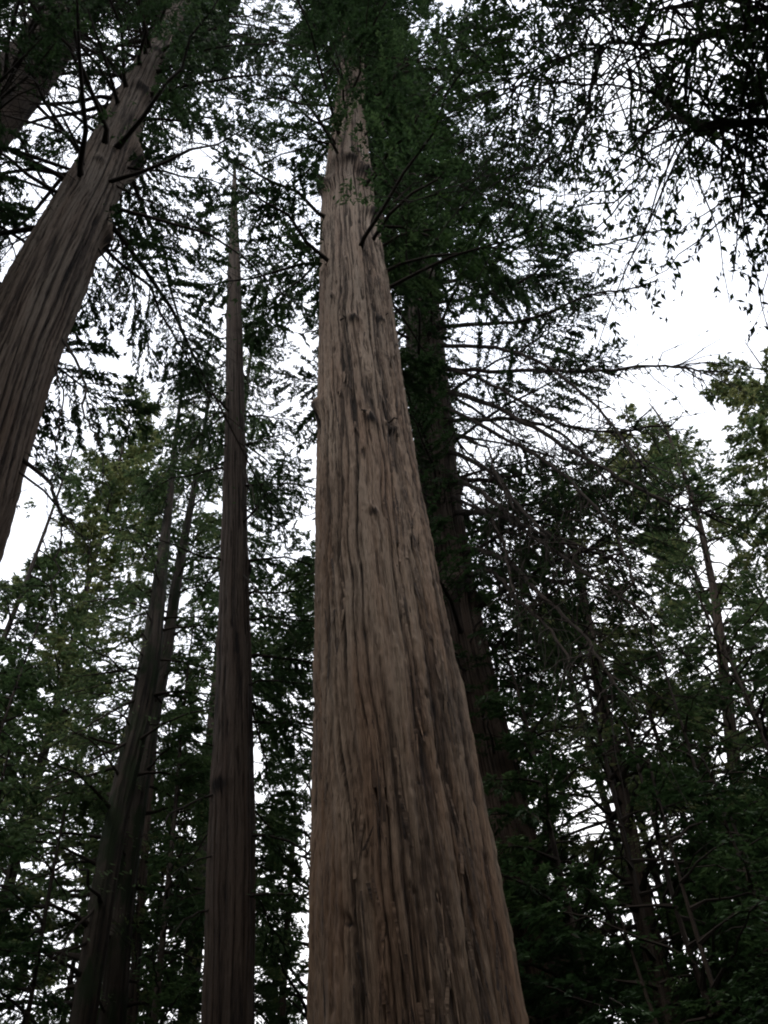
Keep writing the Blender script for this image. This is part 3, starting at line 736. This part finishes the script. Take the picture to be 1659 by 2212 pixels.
# slim tree
for pts, ra, tw in [
 ([(488, 868), (440, 866, 19.6), (380, 878, 19.4), (320, 880, 19.2)], .035, 18),
 ([(486, 880), (440, 930, 19.4), (390, 985, 19), (320, 1060, 18.4)], .04, 20),
 ([(484, 980), (430, 1030, 19.4), (370, 1085, 19), (300, 1130, 18.6)], .035, 18),
 ([(488, 850), (430, 815, 20), (375, 790, 20)], .03, 12),
 ([(531, 985), (545, 1060, 19), (555, 1120, 18.6), (560, 1200, 18)], .03, 14),
 ([(536, 1220), (560, 1280, 19), (600, 1330, 18.6), (640, 1385, 18.2)], .03, 10),
 ([(540, 1250), (570, 1290, 19.2), (605, 1350, 18.6)], .025, 8),
 ([(460, 1700), (400, 1740, 19.4), (340, 1790, 18.8), (300, 1810, 18.5)], .035, 12),
 ([(452, 1830), (400, 1870, 19.4), (350, 1900, 19)], .03, 10),
 ([(450, 1940), (400, 1990, 19.4), (350, 2060, 18.8)], .03, 10),
 ([(455, 1620), (420, 1600, 19.8), (340, 1580, 19.6)], .03, 8)]:
    L_(t3, A3, D3, pts, ra, twigs=tw, tl=.8, leaves=8, sl=.14, droop=.5)
# leaning tree
for pts, ra, tw in [
 ([(280, 345), (320, 220, 9.7), (365, 130, 9.9), (420, 45, 10.1), (470, -30, 10.3)], .14, 10),
 ([(240, 540), (262, 548, 9.4), (300, 547, 9.3)], .04, 5),
 ([(238, 530), (250, 580, 9.1), (262, 620, 8.9), (300, 670, 8.7)], .03, 9),
 ([(170, 700), (175, 800, 9), (182, 890, 8.7), (215, 960, 8.4), (240, 1070, 8)], .030, 18),
 ([(150, 740), (135, 830, 9.1), (122, 950, 8.7), (115, 1050, 8.4)], .022, 14),
 ([(65, 960), (95, 1030, 9), (120, 1085, 8.7), (150, 1130, 8.5), (190, 1170, 8.3)], .040, 14),
 ([(100, 1010), (122, 1090, 8.8), (122, 1200, 8.4), (108, 1350, 7.9)], .022, 14),
 ([(320, 190), (345, 260, 9), (335, 330, 8.7)], .03, 10)]:
    L_(t4, A4, D4, pts, ra, twigs=tw, tl=.5, leaves=7, sl=.10, droop=.5)
for pts in [([(300, 1500), (240, 1540, 24.4), (150, 1590, 23.6), (0, 1680, 22.6)]), ([(290, 1600), (200, 1640, 24), (90, 1700, 23), (-20, 1760, 22)]),
            ([(310, 1440), (250, 1450, 24.4), (170, 1460, 24), (90, 1440, 23.6)]), ([(215, 1950), (150, 2020, 24), (120, 2100, 23.4)]), ([(200, 2030), (120, 2060, 24), (0, 2080, 23)]),
            ([(330, 1270), (270, 1290, 24.6), (190, 1300, 24), (60, 1330, 23)])]:
    L_(t6, A6, D6, pts, .05, twigs=22, tl=.9, leaves=12, sl=.15)

# ---- the broadleaf tree whose boughs hang in from the upper right, close to the camera
bp = P(2150, 520, 5.5)
pts = np.array([[bp[0], bp[1], z] for z in np.linspace(1, bp[2]+3, 7)]); pts[:, 0] += np.array([.5, .35, .2, .1, 0, -.2, -.5])
AB = Axis(pts, np.linspace(.24, .05, 7), 1.3); AB.smooth(30)
tb = tree_root('broadleaf_tree', AB, 'near broadleaf tree whose dark leafy boughs hang in from the upper right corner')
build_trunk(tb, AB, BARK_DARK, 60, 3, .02, 777, ridge_w=.05, D=5.5)
def leafy(pts, ra, n, Lb, dens=1., sl=.078, seed=0, start=None):
    path = limb(tb, pts, ra, twigs=6, tl=.5, seed=seed, start=start, wob=.012, tr=.006)
    r__ = np.random.default_rng(seed+5); LV = []; sp = []; mp_ = []
    for k in range(n):
        f = r__.uniform(.12, 1)*(len(path)-1); i = min(int(f), len(path)-2); o = path[i]*(1-(f-i))+path[i+1]*(f-i)
        L = Lb*r__.uniform(.5, 1.3)
        pt, s_, sL, lv = bough(o, r__.uniform(0, 6.28), L, R(r__.uniform(-30, 35)), .25, sl, dens, secang=(30, 80), bare=.1, seclen=.45, wl=.36, hang=.4, r__=r__, tilt=.9)
        if skyshare(pt[3:]).mean()*1.1 > r__.random()+.15: continue
        LV.append(lv); sp.append(s_); mp_.append(pt)
    cat = [np.concatenate([l[k] for l in LV]) for k in range(7)]
    LEAVES.append(dict(parent=tb, mat=BROAD, a=cat, bark=TWIG, paths=(np.array(mp_), np.repeat(np.linspace(.012, .004, 8)[None], len(mp_), 0)), tw=(np.concatenate(sp), np.repeat(np.linspace(.004, .002, 4)[None], sum(len(s) for s in sp), 0))))
s1 = AB.at(bp[2]-2.0); s2 = AB.at(bp[2]-.5); s3 = AB.at(bp[2]+1.5); s4 = AB.at(bp[2]-3.5)
leafy([(1800, 250, 4.6), (1659, 258, 4.3), (1580, 268, 4.1), (1490, 264, 4.0), (1448, 242, 4.0), (1425, 190, 4.0), (1395, 130, 4.0), (1360, 85, 4.0)], .05, 80, 1.4, seed=81, dens=1.6, start=s1)
leafy([(1760, 60, 4.4), (1600, 60, 4.2), (1450, 90, 4.1), (1300, 100, 4.1), (1180, 140, 4.2), (1100, 200, 4.4)], .05, 110, 1.6, seed=82, dens=1.6, start=s2)
leafy([(1800, -60, 4.2), (1640, -30, 4.0), (1480, 10, 3.9), (1350, 20, 3.9), (1150, 10, 4)], .045, 90, 1.6, seed=83, dens=1.6, start=s3)
leafy([(1800, 420, 5.2), (1700, 400, 5), (1640, 420, 4.9), (1600, 470, 4.8)], .03, 30, 1.3, seed=84, dens=1.6, start=s4)
leafy([(1300, 100, 4.1), (1260, 250, 4.6), (1200, 340, 5), (1050, 380, 5.6), (880, 440, 6.4)], .025, 26, 1.6, seed=86)
leafy([(1360, 150, 4.1), (1370, 300, 4.6), (1400, 370, 5.0), (1310, 450, 5.4)], .015, 12, 1.1, seed=87)

# ================================================================== thin the sprays where the photograph shows open sky, then mesh them
def lens_area(d):                  # projected px^2 of each spray
    c, dr, nm, ln, wd = d[:5]
    x, y, z = project(c)
    side = np.cross(dr, nm); side /= np.linalg.norm(side, axis=1, keepdims=True)+1e-9
    n_ = np.cross(dr, side); v = c-CAM; v /= np.linalg.norm(v, axis=1, keepdims=True)
    cosv = np.abs((n_*v).sum(1))
    return x, y, z, .5*ln*wd*cosv*(FPX/np.maximum(z, .5))**2, side
CLUMP = .62
tau = np.zeros((32, 24)); info = []
for L in LEAVES:
    x, y, z, ar, side = lens_area(L['a'])
    inside = (z > .5) & (x > 0) & (x < 768) & (y > 0) & (y < 1024)
    gi = (y[inside]/32).astype(int); gj = (x[inside]/32).astype(int)
    np.add.at(tau, (gi, gj), ar[inside]/1024.)
    info.append((x, y, z, inside, side))
need = -np.log(SK)/CLUMP*1.35**(CO-5)
need[9:15, 14:20] *= .75
pk = np.clip(need/np.maximum(tau, 1e-3), 0, 1)
if True:
    print('cells short of foliage:')
    for j in range(32): print(''.join('.' if tau[j, i] >= need[j, i]*.9 else str(min(9, int(10*tau[j, i]/need[j, i]))) for i in range(24)))
    print('mean keep', pk.mean(), 'candidates', sum(len(L['a'][3]) for L in LEAVES))
G3 = np.random.default_rng(99).random((64, 64, 64))
def n3(p, s_):
    q = p/s_; i = np.floor(q).astype(int); f = q-i; f = f*f*(3-2*f); i &= 63; j = (i+1) & 63; r = 0
    for a in (0, 1):
        for b in (0, 1):
            for c_ in (0, 1):
                wq = (f[:, 0] if a else 1-f[:, 0])*(f[:, 1] if b else 1-f[:, 1])*(f[:, 2] if c_ else 1-f[:, 2])
                r = r+wq*G3[(j if a else i)[:, 0], (j if b else i)[:, 1], (j if c_ else i)[:, 2]]
    return r
FULL = []                          # stretches of trunk that stand hidden in their own sprays
for ax, y0, y1 in ((A1, -80, 130), (A2, -80, 1080), (A3, 120, 235)):
    z = np.linspace(3, ax.top, 300); c = ax.at(z); px, py, pz = project(c); o = np.argsort(py)
    FULL.append((ax, y0, y1, (py[o], px[o], (ax.rad(z)*FPX/pz)[o])))
tot = 0
bytree = {}
for L, (x, y, z, inside, side) in zip(LEAVES, info):
    c, dr, nm, ln, wd, cl, tone = L['a']; n = len(ln); fl = np.array([1, 1, 1.9])
    u2 = rng.random(n); s_ = .8*(.6*n3(c*fl, 1.2)+.4*n3(c*fl+37., .5)-.5)/.5+.16*(cl-.5)+.12*(u2-.5)+.5
    rk = np.interp(s_, np.quantile(s_, np.linspace(0, 1, 60)), np.linspace(0, 1, 60))
    qs = np.quantile(s_, np.linspace(0, 1, 60))
    p = np.where(inside, bil(pk, np.clip(x, 0, 767), np.clip(y, 0, 1023)), .45)
    near = (z > .5) & (x > -150) & (x < 918) & (y > -150) & (y < 1174)
    p = np.where(near, p, np.where(z < 0, .8, .3))
    for ax, y0, y1, q in FULL:
        py, px, pr = q; off = np.abs(x-np.interp(y, py, px))/(np.interp(y, py, pr)*np.where(y < 330, 3.5, 1.2)+np.where(y < 330, 24, 4))
        p = np.maximum(p, np.where(z > 0, .42*np.clip(1.9-1.2*off, 0, 1)*np.clip((y1-y)/60, 0, 1)*(y > y0), 0))
    keep = rk < p
    dist = np.linalg.norm(c-CAM, axis=1)
    for py, px, pr, pd, y0, y1, k in clr:
        cx = np.interp(y, py, px); hw = np.interp(y, py, pr); dd = np.interp(y, py, pd)
        hit = (y > y0) & (y < y1) & (np.abs(x-cx) < hw*1.02) & (dist < dd+.3) & (z > 0)
        keep &= ~(hit & (u2 >= k))
    sc2 = np.where(near, 1., 1.5)
    k = np.where(keep)[0]; tot += len(k)
    c, dr, ln, wd, side, tone = c[k], dr[k], (ln*sc2)[k], (wd*sc2)[k], side[k], tone[k]
    a = c-dr*ln[:, None]*.5; b = c+dr*ln[:, None]*.5; mid = c-dr*ln[:, None]*.06
    V = np.stack([a, mid+side*wd[:, None]*.5, b, mid-side*wd[:, None]*.5], 1).reshape(-1, 3)
    F = np.arange(len(k)*4).reshape(-1, 4); fm = np.zeros(len(F), int); tn = np.repeat(tone, 4)
    for key, sd_n in (('paths', 5), ('tw', 3)):
        if L[key] is not None:
            if key == 'tw':            # a branchlet that lost its sprays mostly fell too
                e = L[key][0][:, 2]; ex, ey, ez = project(e); ins = (ez > .5) & (ex > 0) & (ex < 768) & (ey > 0) & (ey < 1024)
                se = .8*(.6*n3(e*fl, 1.2)+.4*n3(e*fl+37., .5)-.5)/.5+.5
                pe = np.where(ins, bil(pk, np.clip(ex, 0, 767), np.clip(ey, 0, 1023)), .5)
                kt = (np.interp(se, qs, np.linspace(0, 1, 60)) < pe+.05) | (rng.random(len(e)) < .12)
                kt &= blocks(e) > .5
                if not kt.any(): continue
                L[key] = (L[key][0][kt], L[key][1][kt])
            V2, F2 = tubes(L[key][0], L[key][1], sd_n)
            F = np.vstack([F, F2+len(V)]); V = np.vstack([V, V2]); fm = np.concatenate([fm, np.ones(len(F2), int)]); tn = np.concatenate([tn, np.full(len(V2), .5)])
    bytree.setdefault(L['parent'].name, []).append((L, V, F, fm, tn))
for nm_, lst in bytree.items():
    V = []; F = []; fm = []; tn = []; off = 0
    for (L, v, f, m_, t_) in lst:
        V.append(v); F.append(f+off); fm.append(m_); tn.append(t_); off += len(v)
    par = lst[0][0]['parent']
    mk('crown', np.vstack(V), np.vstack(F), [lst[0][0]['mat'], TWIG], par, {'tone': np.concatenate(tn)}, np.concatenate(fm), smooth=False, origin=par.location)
print('sprays kept', tot)
